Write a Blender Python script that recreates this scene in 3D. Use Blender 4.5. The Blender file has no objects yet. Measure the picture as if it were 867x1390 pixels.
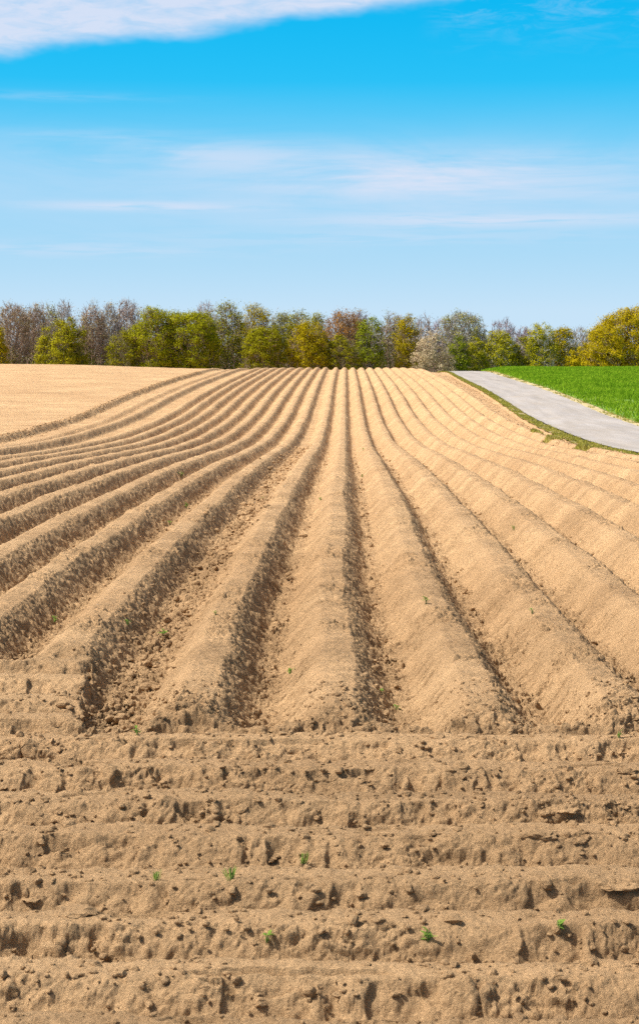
import bpy, math, random
import numpy as np
rng = np.random.default_rng(7)
random.seed(7)
S = bpy.context.scene
COL = S.collection
F = 2400.0            # focal length in photo pixels
VX, HY = 469.0, 500.0 # vanishing point of the rows in the photo
U = 0.75              # row spacing in metres

# ------------------------------------------------------------------ helpers
def tag(o, label=None, cat=None, group=None, kind=None):
    if label: o['label'] = label
    if cat: o['category'] = cat
    if group: o['group'] = group
    if kind: o['kind'] = kind
    return o

def mesh_np(name, V, faces, mats, parent=None, smooth=False, midx=None):
    """faces: list of (M,k) int arrays"""
    me = bpy.data.meshes.new(name)
    V = np.asarray(V, dtype=np.float32)
    me.vertices.add(len(V)); me.vertices.foreach_set('co', V.ravel())
    faces = [np.asarray(f, dtype=np.int32) for f in faces if len(f)]
    nl = sum(f.size for f in faces); nf = sum(len(f) for f in faces)
    me.loops.add(nl); me.polygons.add(nf)
    me.loops.foreach_set('vertex_index', np.concatenate([f.ravel() for f in faces]))
    tot = np.concatenate([np.full(len(f), f.shape[1], np.int32) for f in faces])
    st = np.concatenate([[0], np.cumsum(tot)[:-1]]).astype(np.int32)
    me.polygons.foreach_set('loop_start', st)
    me.polygons.foreach_set('loop_total', tot)
    if not isinstance(mats, (list, tuple)): mats = [mats]
    for m in mats: me.materials.append(m)
    if midx is not None:
        me.polygons.foreach_set('material_index', np.asarray(midx, dtype=np.int32))
    me.polygons.foreach_set('use_smooth', np.full(nf, bool(smooth)))
    me.update(calc_edges=True)
    o = bpy.data.objects.new(name, me); COL.objects.link(o)
    if parent is not None: o.parent = parent
    return o

def empty(name, loc):
    o = bpy.data.objects.new(name, None); COL.objects.link(o)
    o.location = loc; o.empty_display_size = .3
    return o

# ---- noise in numpy
def _hash(ix, iy, seed):
    h = (ix.astype(np.int64) * 374761393 + iy.astype(np.int64) * 668265263 + seed * 1442695041) & 0xFFFFFFFF
    h = ((h ^ (h >> 13)) * 1274126177) & 0xFFFFFFFF
    h = h ^ (h >> 16)
    h = (h * 2246822519) & 0xFFFFFFFF
    h = h ^ (h >> 15)
    return (h & 0xFFFFFF).astype(np.float64) / 16777216.0

def perlin(x, y, seed=0):
    x0 = np.floor(x); y0 = np.floor(y)
    fx = x - x0; fy = y - y0
    ux = fx * fx * fx * (fx * (fx * 6 - 15) + 10); uy = fy * fy * fy * (fy * (fy * 6 - 15) + 10)
    def g(dx, dy):
        a = _hash(x0 + dx, y0 + dy, seed) * 2 * math.pi
        return np.cos(a) * (fx - dx) + np.sin(a) * (fy - dy)
    n00, n10, n01, n11 = g(0, 0), g(1, 0), g(0, 1), g(1, 1)
    return 1.5 * ((n00 * (1 - ux) + n10 * ux) * (1 - uy) + (n01 * (1 - ux) + n11 * ux) * uy)

def perlin3(x, y, z, seed=0):
    x0 = np.floor(x); y0 = np.floor(y); z0 = np.floor(z)
    fx = x - x0; fy = y - y0; fz = z - z0
    ix = x0.astype(np.int64); iy = y0.astype(np.int64); iz = z0.astype(np.int64)
    q = lambda t: t * t * t * (t * (t * 6 - 15) + 10)
    ux, uy, uz = q(fx), q(fy), q(fz)
    def g(dx, dy, dz):
        h = ((ix + dx) * 374761393 + (iy + dy) * 668265263 + (iz + dz) * 2147483647 + seed * 1442695041) & 0xFFFFFFFF
        h = ((h ^ (h >> 13)) * 1274126177) & 0xFFFFFFFF; h = h ^ (h >> 16)
        h = (h * 2246822519) & 0xFFFFFFFF; h = h ^ (h >> 15)
        a = ((h & 1023) / 511.5 - 1) * (fx - dx); b = (((h >> 10) & 1023) / 511.5 - 1) * (fy - dy); c = (((h >> 20) & 1023) / 511.5 - 1) * (fz - dz)
        return a + b + c
    l = lambda a, b, t: a + (b - a) * t
    return l(l(l(g(0,0,0), g(1,0,0), ux), l(g(0,1,0), g(1,1,0), ux), uy), l(l(g(0,0,1), g(1,0,1), ux), l(g(0,1,1), g(1,1,1), ux), uy), uz)

def fbm(x, y, seed=0, octv=4, gain=.5):
    s = 0; a = 1; t = 0
    for k in range(octv):
        s = s + a * perlin(x * 2 ** k + 17.3 * k, y * 2 ** k - 9.1 * k, seed + k); t += a; a *= gain
    return s / t

def clods(x, y, seed, keep=.6):
    """domes of random size on a jittered grid, 0..1"""
    x0 = np.floor(x); y0 = np.floor(y); best = np.zeros_like(x)
    for dx in (-1, 0, 1):
        for dy in (-1, 0, 1):
            cx = x0 + dx; cy = y0 + dy
            px = cx + .15 + .7 * _hash(cx, cy, seed); py = cy + .15 + .7 * _hash(cx, cy, seed + 1)
            r = .28 + .42 * _hash(cx, cy, seed + 2); k = _hash(cx, cy, seed + 3) < keep
            a = _hash(cx, cy, seed + 4) * math.pi; st = 1 + .7 * _hash(cx, cy, seed + 5)
            ex = (x - px) * np.cos(a) + (y - py) * np.sin(a); ey = (-(x - px) * np.sin(a) + (y - py) * np.cos(a)) * st
            d2 = (ex * ex + ey * ey) / (r * r)
            h = np.clip(1 - d2, 0, 1) ** .8 * r * 1.5 * k
            best = np.maximum(best, h)
    return best

def ss(a, b, x):
    t = np.clip((x - a) / (b - a), 0, 1)
    return t * t * (3 - 2 * t)

# ------------------------------------------------------------------ the shape of the land
_D = np.array([0, 5, 9.5, 20, 28, 33, 37, 43, 51, 60, 70, 79, 90, 100, 109, 124, 138, 148, 156, 166, 180, 200, 230, 270, 320, 420, 6000])
_H = np.array([1.74, 1.73, 1.72, 1.71, 1.77, 1.83, 1.9, 2.04, 2.2, 2.26, 2.15, 1.95, 1.52, 1.18, .9, .53, .22, -.02, -.12, -.06, .25, .8, 1.8, 2.9, 3.5, 3.8, 3.8])
_dd = np.concatenate([np.arange(0, 330, .5), np.geomspace(330, 6000, 60)])
_hh = np.interp(_dd, _D, _H)
_n = 660
_k = np.exp(-.5 * (np.arange(-10, 11) / 4.0) ** 2); _k /= _k.sum()
_pad = np.concatenate([np.full(10, _hh[0]), _hh[:_n], _hh[_n:_n + 10]])
_hh[:_n] = np.convolve(_pad, _k, 'valid')

def base(x, d):
    """height of the land at ridge-crest level, camera eye = 0"""
    z = -np.interp(d, _dd, _hh)
    far = ss(60, 150, d)
    z = z + far * (.42 * ss(-10, -29, x))
    z = z - far * .28 * ss(4.5, 9.5, x) + far * .30 * ss(12.0, 14.5, x)
    z = z - far * .05 * ss(-2, -10, x)
    z = z + .02 * fbm(x * .11, d * .05, 90, 2)
    return z

CENT = [n - .17 for n in range(0, 10)] + [-1.17] + [-2.40 - k for k in range(0, 9)] + [-12.35, -13.75]
CENT = np.array(sorted(CENT)) * U
SOIL_R = 10.05 * U                       # where the rows stop on the right (at the crest it is further out)
EDGE_D = np.array([0, 30, 43, 60, 80, 100, 125, 150, 400]); 
EDGE_X = np.array([6.6, 6.9, 7.05, 7.45, 7.75, 7.95, 8.2, 8.75, 9.2])     # soil / verge
ROADL_X = EDGE_X + np.array([.5, .5, .48, .42, .36, .34, .32, .22, .2])
ROADR_X = np.array([11.6, 11.4, 11.3, 11.3, 11.55, 11.7, 11.9, 12.2, 12.6])
def soil_edge(d): return np.interp(d, EDGE_D, EDGE_X)
def road_l(d): return np.interp(d, EDGE_D, ROADL_X)
def road_r(d): return np.interp(d, EDGE_D, ROADR_X)
LEFT = -15.35 * U

HROW = np.array([3.4, 3.9, 4.35, 4.8, 5.25, 5.72, 6.18, 6.8, 7.32, 7.92, 8.54, 9.05, 9.55, 10.2, 10.75])

def ground(x, d, detail=True, want=False):
    x = np.asarray(x, dtype=np.float64); d = np.asarray(d, dtype=np.float64)
    z = base(x, d)
    w1 = .045 * fbm(d * .22, x * .9, 3, 2) + .02 * fbm(d * 1.3, x * .9, 4, 2) * (1 - ss(18, 40, d))
    w1 = w1 - .065 * (1 - ss(9, 14, d))
    near = 1 - ss(30, 70, d)
    # long rows
    hr = np.zeros_like(x); tsel = np.full(x.shape, 9.0); sgn = np.ones_like(x)
    for i, c in enumerate(CENT):
        t = (x + w1 - c) / U
        m = np.abs(t) < np.abs(tsel)
        tsel = np.where(m, t, tsel)
    at = np.abs(tsel)
    top = .24 + .02 * fbm(d * .3, x * .7, 8, 2)
    an = at * (1 + (.10 - .06 * ss(20, 50, d)) * fbm(d * .9, x * 1.1, 11, 2)) + .012 * fbm(d * 5, x * 3, 12, 3) * (1 - ss(25, 60, d))
    tl = np.clip((an - .15) / .30, 0, 1); prof = 1 - (.5 * tl + .5 * tl * tl * (3 - 2 * tl)) - .05 * ss(0, .2, an) * (1 - tl)
    prof = np.where(tsel < 0, 1 - ss(.05, .47, an), prof)
    hr = top * prof
    low = ss(-12.9 * U, -13.1 * U, x)
    hr = hr * (1 - .45 * low)
    wheel = np.clip(ss(.47, .56, at), 0, 1) * (x < 7.2)
    side = ss(.12, .24, at) * (1 - ss(.40, .5, at))
    trough = ss(.38, .47, at)
    # left tilled field
    lf = ss(LEFT + .12, LEFT - .10, x + .12 * fbm(d * .6, d * .1, 21, 3))
    berm = .07 * np.exp(-((x - (LEFT - .18)) / .16) ** 2)
    hl = .15 + .012 * fbm(x * .35, d * 2.2, 24, 3)
    hr = hr * (1 - lf) + hl * lf + berm * (d > 12)
    # flat beyond the right hand edge
    rf = ss(-.25, .1, x - soil_edge(d))
    hr = hr * (1 - rf) + .10 * rf
    # headland rows, running across
    db = 8.98 + 1.92 * ss(-1.30, -1.62, x) + .10 * fbm(x * 1.6, x * .3, 31, 3) + .35 * ss(1.0, 1.4, x) * 0
    hw = ss(.22, -.12, d - db)
    yw = d + .035 * fbm(x * .6, d * .4, 33, 2) + .018 * fbm(x * 2.5, d * 1.2, 34, 2)
    j = np.clip(np.searchsorted(HROW, yw), 1, len(HROW) - 1)
    lo, hi = HROW[j - 1], HROW[j]
    f = np.clip((yw - lo) / (hi - lo), 0, 1)          # 0 at the near crest, 1 at the next crest
    f = np.clip(f + .025 * fbm(x * 6, d * 2.5, 36, 4), 0, 1)
    hp = np.where(f < .5, 1 - ss(.20, .47, f), ss(.53, .90, f))
    amp = .135 + .025 * fbm(x * .8, d * .7, 37, 2)
    hh = .045 + amp * hp
    face = ss(.55, .7, f) * (1 - ss(.93, 1.0, f))
    hz = hr * (1 - hw) + hh * hw
    z = z - .245 + hz
    if not detail:
        return z
    # clods and crumbs
    rows = (1 - hw) * (1 - lf) * (1 - rf)
    right = ss(.13, .2, tsel) * (1 - ss(.43, .5, tsel))
    rough = (.22 + .9 * trough + .25 * side + .75 * right) * (1 - hw) + 1.0 * hw
    rough = rough + .8 * wheel * (1 - hw) * (1 - lf)
    rough = rough * (1 - lf) + .35 * lf
    endz = np.exp(-((d - db) / .24) ** 2)
    rough = rough + .4 * endz
    wx = x + .02 * fbm(x * 12, d * 12, 50, 2); wy = d + .02 * fbm(x * 12, d * 12, 53, 2)
    patch = ss(-.1, .4, fbm(x * 1.6, d * 2.4, 57, 3))
    crest = hw * (1 - ss(.18, .3, f)) + hw * ss(.88, .96, f)
    soft = 1 - .45 * crest
    c1 = clods(wx * 10, wy * 11, 100, .55)
    c2 = clods(wx * 21, wy * 24, 110, .8)
    c3 = clods(wx * 44, wy * 48, 120, .9)
    z = z + rough * soft * (1 - .75 * hw) * (.020 * c1 * patch + .017 * c2 * (.35 + .65 * patch) + .0095 * c3) * (near * .9 + .1)
    z = z + (.006 + .010 * rough * (1 - .4 * hw)) * fbm(x * 9, d * 9, 60, 5, .6)
    # ragged ledges broken out of the near face just under each cross ridge crest
    pn = fbm(x * 1.5 + 5, j * 7.73, 70, 3) + .30 * fbm(x * 9, d * 4, 72, 3)
    f2 = f + .05 * fbm(x * 8, d * 5, 73, 4)
    band_ = ss(.60, .72, f2) * (1 - ss(.86, .93, f2))
    pit = ss(.03, .16, pn) * band_ * hw
    z = z - .036 * pit - .02 * pit * perlin(x * 14, d * 9, 79)
    pz = ss(.28, .36, fbm(x * 2.0 + 9, d * 7.5, 77, 4)) * hw
    z = z - .028 * pz
    z = z - .05 * ss(.05, .2, fbm(x * 3.1, d * 4, 78, 4)) * endz * ss(.1, .5, hw) 
    pn2 = fbm(x * 9, d * 12, 75, 3)
    z = z - .014 * ss(.12, .26, pn2) * (hw * .0 + .6 * wheel * (1 - lf))
    # drag marks across the flanks of the long rows
    sk = -tsel * .45
    st = fbm((d + sk) * 12, x * 2.5, 80, 3, .6)
    st2 = fbm((d + sk) * 30, x * 6, 84, 2)
    left = side * (tsel < 0)
    z = z - rows * left * (.024 * ss(.10, .34, st) + .009 * ss(.05, .35, st2)) * near
    sp_ = fbm((d - tsel * .35) * 9, x * 8, 88, 4, .65)
    z = z - rows * right * (.018 * ss(.10, .24, sp_) + .010 * ss(.0, .3, fbm((d - tsel * .5) * 24, x * 14, 89, 3))) * (1 - ss(60, 130, d))
    # crumbly patches on the long rows
    cp = ss(.02, .3, fbm(x * 1.1 + 3, d * .7, 130, 3)) * rows * (1 - right)
    z = z + cp * (.020 * c1 + .014 * c2 + .006 * c3) * near + rows * .010 * fbm(x * 5, d * 4, 133, 3) * near
    # faint cross cracks on the crests
    z = z - rows * (1 - side) * prof * .007 * ss(.2, .4, fbm(d * 10, x * 3, 92, 3)) * near
    z = z + lf * (.05 * fbm(x * .22, d * .9, 96, 3) + .02 * fbm(x * 2, d * 1.6, 97, 3))
    if want:
        lump = hw * (.48 + .42 * patch) * (1 - .72 * crest) + rows * (.24 + .16 * right + .38 * trough + .42 * wheel + .5 * cp * (1 - right)) + .3 * endz + .3 * lf
        lump = lump * (1 - rf)
    # gentle mid distance lumpiness
    z = z + rows * .009 * fbm(x * 3.0, d * 1.2, 95, 3) * (.4 + trough)
    return (z, lump) if want else z

def gz(x, d):
    return float(ground(np.array([x]), np.array([d]), False)[0])

# ------------------------------------------------------------------ node helpers
def mat(name):
    m = bpy.data.materials.new(name); m.use_nodes = True
    nt = m.node_tree; b = nt.nodes['Principled BSDF']
    return m, nt, b
def nd(nt, t, **kw):
    n = nt.nodes.new(t)
    for k, v in kw.items():
        if hasattr(n, k): setattr(n, k, v)
        else: n.inputs[k].default_value = v
    return n
def noise(nt, vec, scale, detail=4, rough=.5, dist=0):
    n = nt.nodes.new('ShaderNodeTexNoise')
    n.inputs['Scale'].default_value = scale; n.inputs['Detail'].default_value = detail
    n.inputs['Roughness'].default_value = rough; n.inputs['Distortion'].default_value = dist
    nt.links.new(vec, n.inputs['Vector']); return n.outputs['Fac']
def ramp(nt, fac, stops):
    r = nt.nodes.new('ShaderNodeValToRGB'); e = r.color_ramp.elements
    while len(e) > 1: e.remove(e[-1])
    for i, (p, c) in enumerate(stops):
        el = e[0] if i == 0 else e.new(p)
        el.position = p; el.color = (*c, 1) if len(c) == 3 else c
    nt.links.new(fac, r.inputs['Fac']); return r.outputs['Color']
def mix(nt, fac, a, b, mode='MIX'):
    m = nt.nodes.new('ShaderNodeMix'); m.data_type = 'RGBA'; m.blend_type = mode
    for v, s in ((fac, m.inputs[0]), (a, m.inputs[6]), (b, m.inputs[7])):
        if isinstance(v, bpy.types.NodeSocket): nt.links.new(v, s)
        elif isinstance(v, (int, float)): s.default_value = v
        else: s.default_value = (*v, 1)
    return m.outputs[2]
def mapping(nt, vec, sc, rot=(0, 0, 0)):
    m = nt.nodes.new('ShaderNodeMapping'); m.inputs['Scale'].default_value = sc; m.inputs['Rotation'].default_value = rot
    nt.links.new(vec, m.inputs['Vector']); return m.outputs['Vector']
def math_(nt, op, a, b=None, c=None, clamp=False):
    m = nt.nodes.new('ShaderNodeMath'); m.operation = op; m.use_clamp = clamp
    for i, v in enumerate((a, b, c)):
        if v is None: continue
        if isinstance(v, bpy.types.NodeSocket): nt.links.new(v, m.inputs[i])
        else: m.inputs[i].default_value = v
    return m.outputs[0]
def bump(nt, h, strength, dist, prev=None):
    b = nt.nodes.new('ShaderNodeBump'); b.inputs['Strength'].default_value = strength; b.inputs['Distance'].default_value = dist
    nt.links.new(h, b.inputs['Height'])
    if prev is not None: nt.links.new(prev, b.inputs['Normal'])
    return b.outputs['Normal']

def soil_mat(name, tint=1.0):
    m, nt, b = mat(name)
    co = nt.nodes.new('ShaderNodeNewGeometry').outputs['Position']
    n1 = noise(nt, co, .35, 5, .6)
    n2 = noise(nt, co, 9, 5, .65)
    n3 = noise(nt, co, 55, 4, .7)
    c = ramp(nt, n1, [(.3, (.430, .274, .141)), (.7, (.530, .352, .188))])
    c2 = ramp(nt, n2, [(.25, (.82, .80, .78)), (.5, (1, 1, 1)), (.75, (1.10, 1.09, 1.08))])
    c = mix(nt, 1.0, c, c2, 'MULTIPLY')
    c3 = ramp(nt, n3, [(.34, (.80, .78, .76)), (.5, (1, 1, 1)), (.7, (1.12, 1.12, 1.12))])
    c = mix(nt, .8, c, c3, 'MULTIPLY')
    n4 = noise(nt, mapping(nt, co, (.25, 1.6, 1)), 1.0, 5, .65)
    c = mix(nt, 1.0, c, ramp(nt, n4, [(.35, (.80, .79, .78)), (.6, (1.06, 1.06, 1.06))]), 'MULTIPLY')
    if tint != 1.0: c = mix(nt, 1.0, c, (tint, tint, tint), 'MULTIPLY')
    nt.links.new(c, b.inputs['Base Color'])
    b.inputs['Roughness'].default_value = .95; b.inputs['Specular IOR Level'].default_value = .12
    h1 = noise(nt, co, 28, 6, .7); h2 = noise(nt, co, 120, 4, .7)
    st = noise(nt, co, 13, 8, .78)
    nn = bump(nt, st, .85, .06)
    nn = bump(nt, h1, .7, .024, nn); nn = bump(nt, h2, .4, .004, nn)
    nt.links.new(nn, b.inputs['Normal'])
    return m
M_SOIL = soil_mat('dry_soil')
M_CLOD = soil_mat('clod_soil', .97)

def simple(name, col, rough=.8, var=.2, scale=6, bumpd=0.0):
    m, nt, b = mat(name)
    co = nt.nodes.new('ShaderNodeNewGeometry').outputs['Position']
    n = noise(nt, co, scale, 4, .6)
    c = ramp(nt, n, [(.3, tuple(x * (1 - var) for x in col)), (.7, tuple(min(1, x * (1 + var)) for x in col))])
    nt.links.new(c, b.inputs['Base Color']); b.inputs['Roughness'].default_value = rough
    b.inputs['Specular IOR Level'].default_value = .2
    if bumpd: nt.links.new(bump(nt, noise(nt, co, scale * 4, 4, .6), .5, bumpd), b.inputs['Normal'])
    return m

def leaf_mat(name, cols, trans=.22):
    m = bpy.data.materials.new(name); m.use_nodes = True; nt = m.node_tree; nt.nodes.clear()
    out = nt.nodes.new('ShaderNodeOutputMaterial')
    g = nt.nodes.new('ShaderNodeNewGeometry')
    n = noise(nt, g.outputs['Position'], .55, 2, .5)
    fac = math_(nt, 'ADD', math_(nt, 'MULTIPLY', g.outputs['Random Per Island'], .38), math_(nt, 'MULTIPLY', math_(nt, 'SUBTRACT', n, .22), 1.1), clamp=True)
    k = len(cols)
    c = ramp(nt, fac, [(i / (k - 1), cc) for i, cc in enumerate(cols)])
    df = nt.nodes.new('ShaderNodeBsdfDiffuse'); tr = nt.nodes.new('ShaderNodeBsdfTranslucent')
    nt.links.new(c, df.inputs['Color']); nt.links.new(c, tr.inputs['Color'])
    mx = nt.nodes.new('ShaderNodeMixShader'); mx.inputs[0].default_value = trans
    nt.links.new(df.outputs[0], mx.inputs[1]); nt.links.new(tr.outputs[0], mx.inputs[2])
    nt.links.new(mx.outputs[0], out.inputs['Surface'])
    return m

# ------------------------------------------------------------------ ground sheets
def build_field():
    uf = np.arange(-.205, .185, .00046)
    u = np.concatenate([np.arange(-.42, -.206, .003), uf, np.arange(.187, .40, .003)])
    rows = [3.4]
    while rows[-1] < 330:
        d = rows[-1]
        rows.append(d + (.02 if d < 4.4 else min(max(.0068, d * d / 10500.0), .62) if d < 160 else (d - 150) * .08 + 1))
    d = np.array(rows)
    Uu, Dd = np.meshgrid(u, d)
    X = Uu * (Dd + 2.4)
    Z = np.zeros_like(X); Lm = np.zeros_like(X)
    st = 200
    for i in range(0, len(d), st):
        Z[i:i + st], Lm[i:i + st] = ground(X[i:i + st], Dd[i:i + st], True, True)
    # sink under the road and the crop
    Z -= .12 * ss(.15, .5, X - soil_edge(Dd))
    # crumbs and clods pushed out along the surface normal, so steep faces are lumpy too
    Y = Dd.copy()
    zx = np.gradient(Z, axis=1) / np.gradient(X, axis=1)
    zd = np.gradient(Z, axis=0) / np.gradient(Dd, axis=0)
    zx = np.clip(zx, -2.5, 2.5); zd = np.clip(zd, -2.5, 2.5)
    nl = 1 / np.sqrt(1 + zx * zx + zd * zd)
    nx, ny, nz = -zx * nl, -zd * nl, nl
    sp = np.gradient(Dd, axis=0)
    for fr, am, sd in ((7, .040, 1), (15, .030, 2), (31, .017, 3), (62, .009, 4)):
        rmax = np.searchsorted(d, 30 if fr < 10 else 22 if fr < 20 else 14 if fr < 40 else 10) if fr > 7 else np.searchsorted(d, 60)
        sl_ = slice(0, rmax)
        fd = 1 / (1 + (sp[sl_] * fr * 1.5) ** 4)
        b = np.abs(perlin3(X[sl_] * fr, Y[sl_] * fr * 1.05, Z[sl_] * fr * 1.2 + 7.7 * sd, 500 + sd)) * 1.6
        b = (b - .32) * am * Lm[sl_] * fd
        lim = 1 - ss(rmax * .9, rmax, np.arange(rmax))[:, None]
        b = b * lim
        X[sl_] += nx[sl_] * b; Y[sl_] += ny[sl_] * b; Z[sl_] += nz[sl_] * b
    V = np.stack([X, Y, Z], -1).reshape(-1, 3)
    nr, nc = X.shape
    idx = np.arange(nr * nc).reshape(nr, nc)
    q = np.stack([idx[:-1, :-1], idx[:-1, 1:], idx[1:, 1:], idx[1:, :-1]], -1).reshape(-1, 4)
    o = mesh_np('ground', V, [q], M_SOIL, smooth=True)
    tag(o, kind='structure', label='bare sandy field of long potato ridges with cross ridges in the foreground')
    print('field verts', len(V), nr, nc)
build_field()

# land beyond, reaching the horizon
def build_far():
    r = np.geomspace(20, 6000, 40); a = np.linspace(0, 2 * math.pi, 97)[:-1]
    R, A = np.meshgrid(r, a, indexing='ij')
    X = R * np.cos(A); Y = R * np.sin(A)
    Z = np.full_like(X, -4.15) 
    V = np.stack([X, Y, Z], -1).reshape(-1, 3); n = len(a); m = len(r)
    idx = np.arange(m * n).reshape(m, n)
    q = np.stack([idx[:-1, :], np.roll(idx[:-1, :], -1, 1), np.roll(idx[1:, :], -1, 1), idx[1:, :]], -1).reshape(-1, 4)[:, ::-1]
    V = np.concatenate([V, [[0, 0, -4.15]]]); c = len(V) - 1
    tri = np.stack([np.full(n, c), idx[0], np.roll(idx[0], -1)], -1)
    o = mesh_np('terrain', V, [q, tri], simple('far_land', (.16, .17, .06), .95, .35, .05))
    tag(o, kind='structure', label='flat farmland beyond the trees reaching the horizon')
build_far()

# verge, road, crop land: ribbons following the land
def ribbon(name, d, xl, xr, n, off, m, crown=0.0, rough=0.0):
    T = np.linspace(0, 1, n)
    D, TT = np.meshgrid(d, T, indexing='ij')
    XL = xl(d)[:, None]; XR = xr(d)[:, None]
    X = XL + (XR - XL) * TT
    Z = base(X, D) - .125 + off + crown * (1 - (2 * TT - 1) ** 2)
    if rough: Z = Z + rough * fbm(X * 1.2, D * .8, 210, 4)
    V = np.stack([X, D, Z], -1).reshape(-1, 3)
    idx = np.arange(D.size).reshape(D.shape)
    q = np.stack([idx[:-1, :-1], idx[:-1, 1:], idx[1:, 1:], idx[1:, :-1]], -1).reshape(-1, 4)
    return mesh_np(name, V, [q], m, smooth=True)
dr = np.concatenate([np.arange(4, 175, .5), np.arange(176, 330, 3)])
mv, ntv, bv = mat('verge_earth')
cov = ntv.nodes.new('ShaderNodeNewGeometry').outputs['Position']
cv = ramp(ntv, noise(ntv, cov, 1.3, 5, .6), [(.36, (.14, .16, .04)), (.5, (.24, .20, .08)), (.62, (.40, .28, .14))])
ntv.links.new(cv, bv.inputs['Base Color']); bv.inputs['Roughness'].default_value = .95
tag(ribbon('verge', dr, lambda d: soil_edge(d) - .05 + .13 * fbm(d * .8, d * .1, 203, 3), lambda d: road_l(d) + .1, 8, -.012, mv, rough=.02), kind='structure', label='narrow strip of rough grass between the ploughed soil and the lane')
mr, ntr, br = mat('lane_surface')
cor = ntr.nodes.new('ShaderNodeNewGeometry').outputs['Position']
cr = ramp(ntr, noise(ntr, mapping(ntr, cor, (1.6, .12, 1)), 1.0, 5, .6), [(.3, (.26, .24, .225)), (.7, (.37, .342, .32))])
cr2 = ramp(ntr, noise(ntr, cor, 25, 4, .7), [(.3, (.86, .86, .86)), (.7, (1.1, 1.1, 1.1))])
cr3 = ramp(ntr, noise(ntr, mapping(ntr, cor, (.9, .35, 1)), 1.0, 6, .75), [(.40, (1, 1, 1)), (.62, (.93, .89, .82)), (.72, (1.08, .98, .86))])
ntr.links.new(mix(ntr, 1.0, mix(ntr, .7, cr, cr2, 'MULTIPLY'), cr3, 'MULTIPLY'), br.inputs['Base Color']); br.inputs['Roughness'].default_value = .9
ntr.links.new(bump(ntr, noise(ntr, cor, 40, 4, .6), .4, .006), br.inputs['Normal'])
tag(ribbon('road', dr, lambda d: road_l(d) + .06 * fbm(d * .6, d * .1, 201, 3), lambda d: road_r(d) + .12 * fbm(d * .5, d * .1, 202, 3), 10, .05, mr, crown=.03), kind='structure', label='pale grey tarmac farm lane climbing over the crest at the right')
mk, ntk, bk = mat('sandy_shoulder')
cok = ntk.nodes.new('ShaderNodeNewGeometry').outputs['Position']
ck = ramp(ntk, noise(ntk, cok, 2.2, 5, .65), [(.35, (.22, .19, .07)), (.55, (.46, .37, .19)), (.7, (.55, .45, .26))])
ntk.links.new(ck, bk.inputs['Base Color']); bk.inputs['Roughness'].default_value = .95
tag(ribbon('path', dr, lambda d: road_r(d) - .25, lambda d: road_r(d) + .8, 6, .012, mk, rough=.02), kind='structure', label='sandy shoulder along the far side of the lane')
mg, ntg, bg = mat('crop_ground')
cog = ntg.nodes.new('ShaderNodeNewGeometry').outputs['Position']
cg = ramp(ntg, noise(ntg, cog, .8, 5, .6), [(.35, (.09, .17, .010)), (.65, (.15, .26, .015))])
ntg.links.new(cg, bg.inputs['Base Color']); bg.inputs['Roughness'].default_value = .9
tag(ribbon('field_surface', dr, lambda d: road_r(d) + .55, lambda d: road_r(d) + 70, 60, .03, mg, rough=.03), kind='structure', label='green cereal field right of the lane')

# ------------------------------------------------------------------ grass
def blades(name, X, D, Z, h, w, mats, parent=None):
    n = len(X)
    a = rng.uniform(0, 2 * math.pi, n); lean = rng.normal(0, .35, (n, 2)) * h[:, None]
    dx = np.cos(a) * w / 2; dy = np.sin(a) * w / 2
    P = np.zeros((n, 4, 3))
    P[:, 0] = np.stack([X - dx, D - dy, Z], -1); P[:, 1] = np.stack([X + dx, D + dy, Z], -1)
    mx = X + lean[:, 0] * .4; my = D + lean[:, 1] * .4
    P[:, 2] = np.stack([mx + dx * .7, my + dy * .7, Z + h * .6], -1)
    P[:, 3] = np.stack([X + lean[:, 0], D + lean[:, 1], Z + h], -1)
    V = P.reshape(-1, 3); i = np.arange(n) * 4
    return mesh_np(name, V, [np.stack([i, i + 1, i + 2, i + 3], -1)], mats, parent)
G_CROP = leaf_mat('crop_leaf', [(.10, .22, .010), (.20, .35, .018), (.36, .48, .04)], .4)
G_VERGE = leaf_mat('verge_leaf', [(.22, .23, .03), (.34, .32, .06), (.50, .43, .17)], .35)
n = 150000
D = 42 + (rng.random(n) ** .8) * 125
X = road_r(D) + .55 + rng.random(n) ** 1.25 * 26
dens = fbm(X * .4, D * .15, 220, 3); edge = X - road_r(D)
k = (dens > -.5) & (rng.random(n) < ss(.3, 1.8, edge) * .9 + .1)
X, D = X[k], D[k]
h = rng.uniform(.10, .22, len(X)) * (1 + .3 * fbm(X * .3, D * .2, 221, 2))
o = blades('crop', X, D, base(X, D) - .10, h, rng.uniform(.02, .05, len(X)) * (.6 + D / 90), G_CROP)
tag(o, 'bright green young cereal crop right of the lane', 'crop', kind='stuff')
n = 34000
D = 30 + rng.random(n) ** 1.2 * 140; t = rng.random(n)
X = soil_edge(D) - .10 + t * (road_l(D) - soil_edge(D) + .15)
k = fbm(X * 1.8, D * .9, 230, 3) > -.05
X, D = X[k], D[k]
n2 = 26000
D2 = 40 + rng.random(n2) * 120; X2 = road_r(D2) + .1 + rng.random(n2) ** .8 * 1.7
k2 = fbm(X2 * 1.2, D2 * .5, 231, 3) > .0
X = np.concatenate([X, X2[k2]]); D = np.concatenate([D, D2[k2]])
h = rng.uniform(.02, .08, len(X))
o = blades('grass', X, D, base(X, D) - .12, h, rng.uniform(.02, .04, len(X)) * (.6 + D / 90), G_VERGE)
tag(o, 'short rough grass along both edges of the lane', 'grass', kind='stuff')

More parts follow.
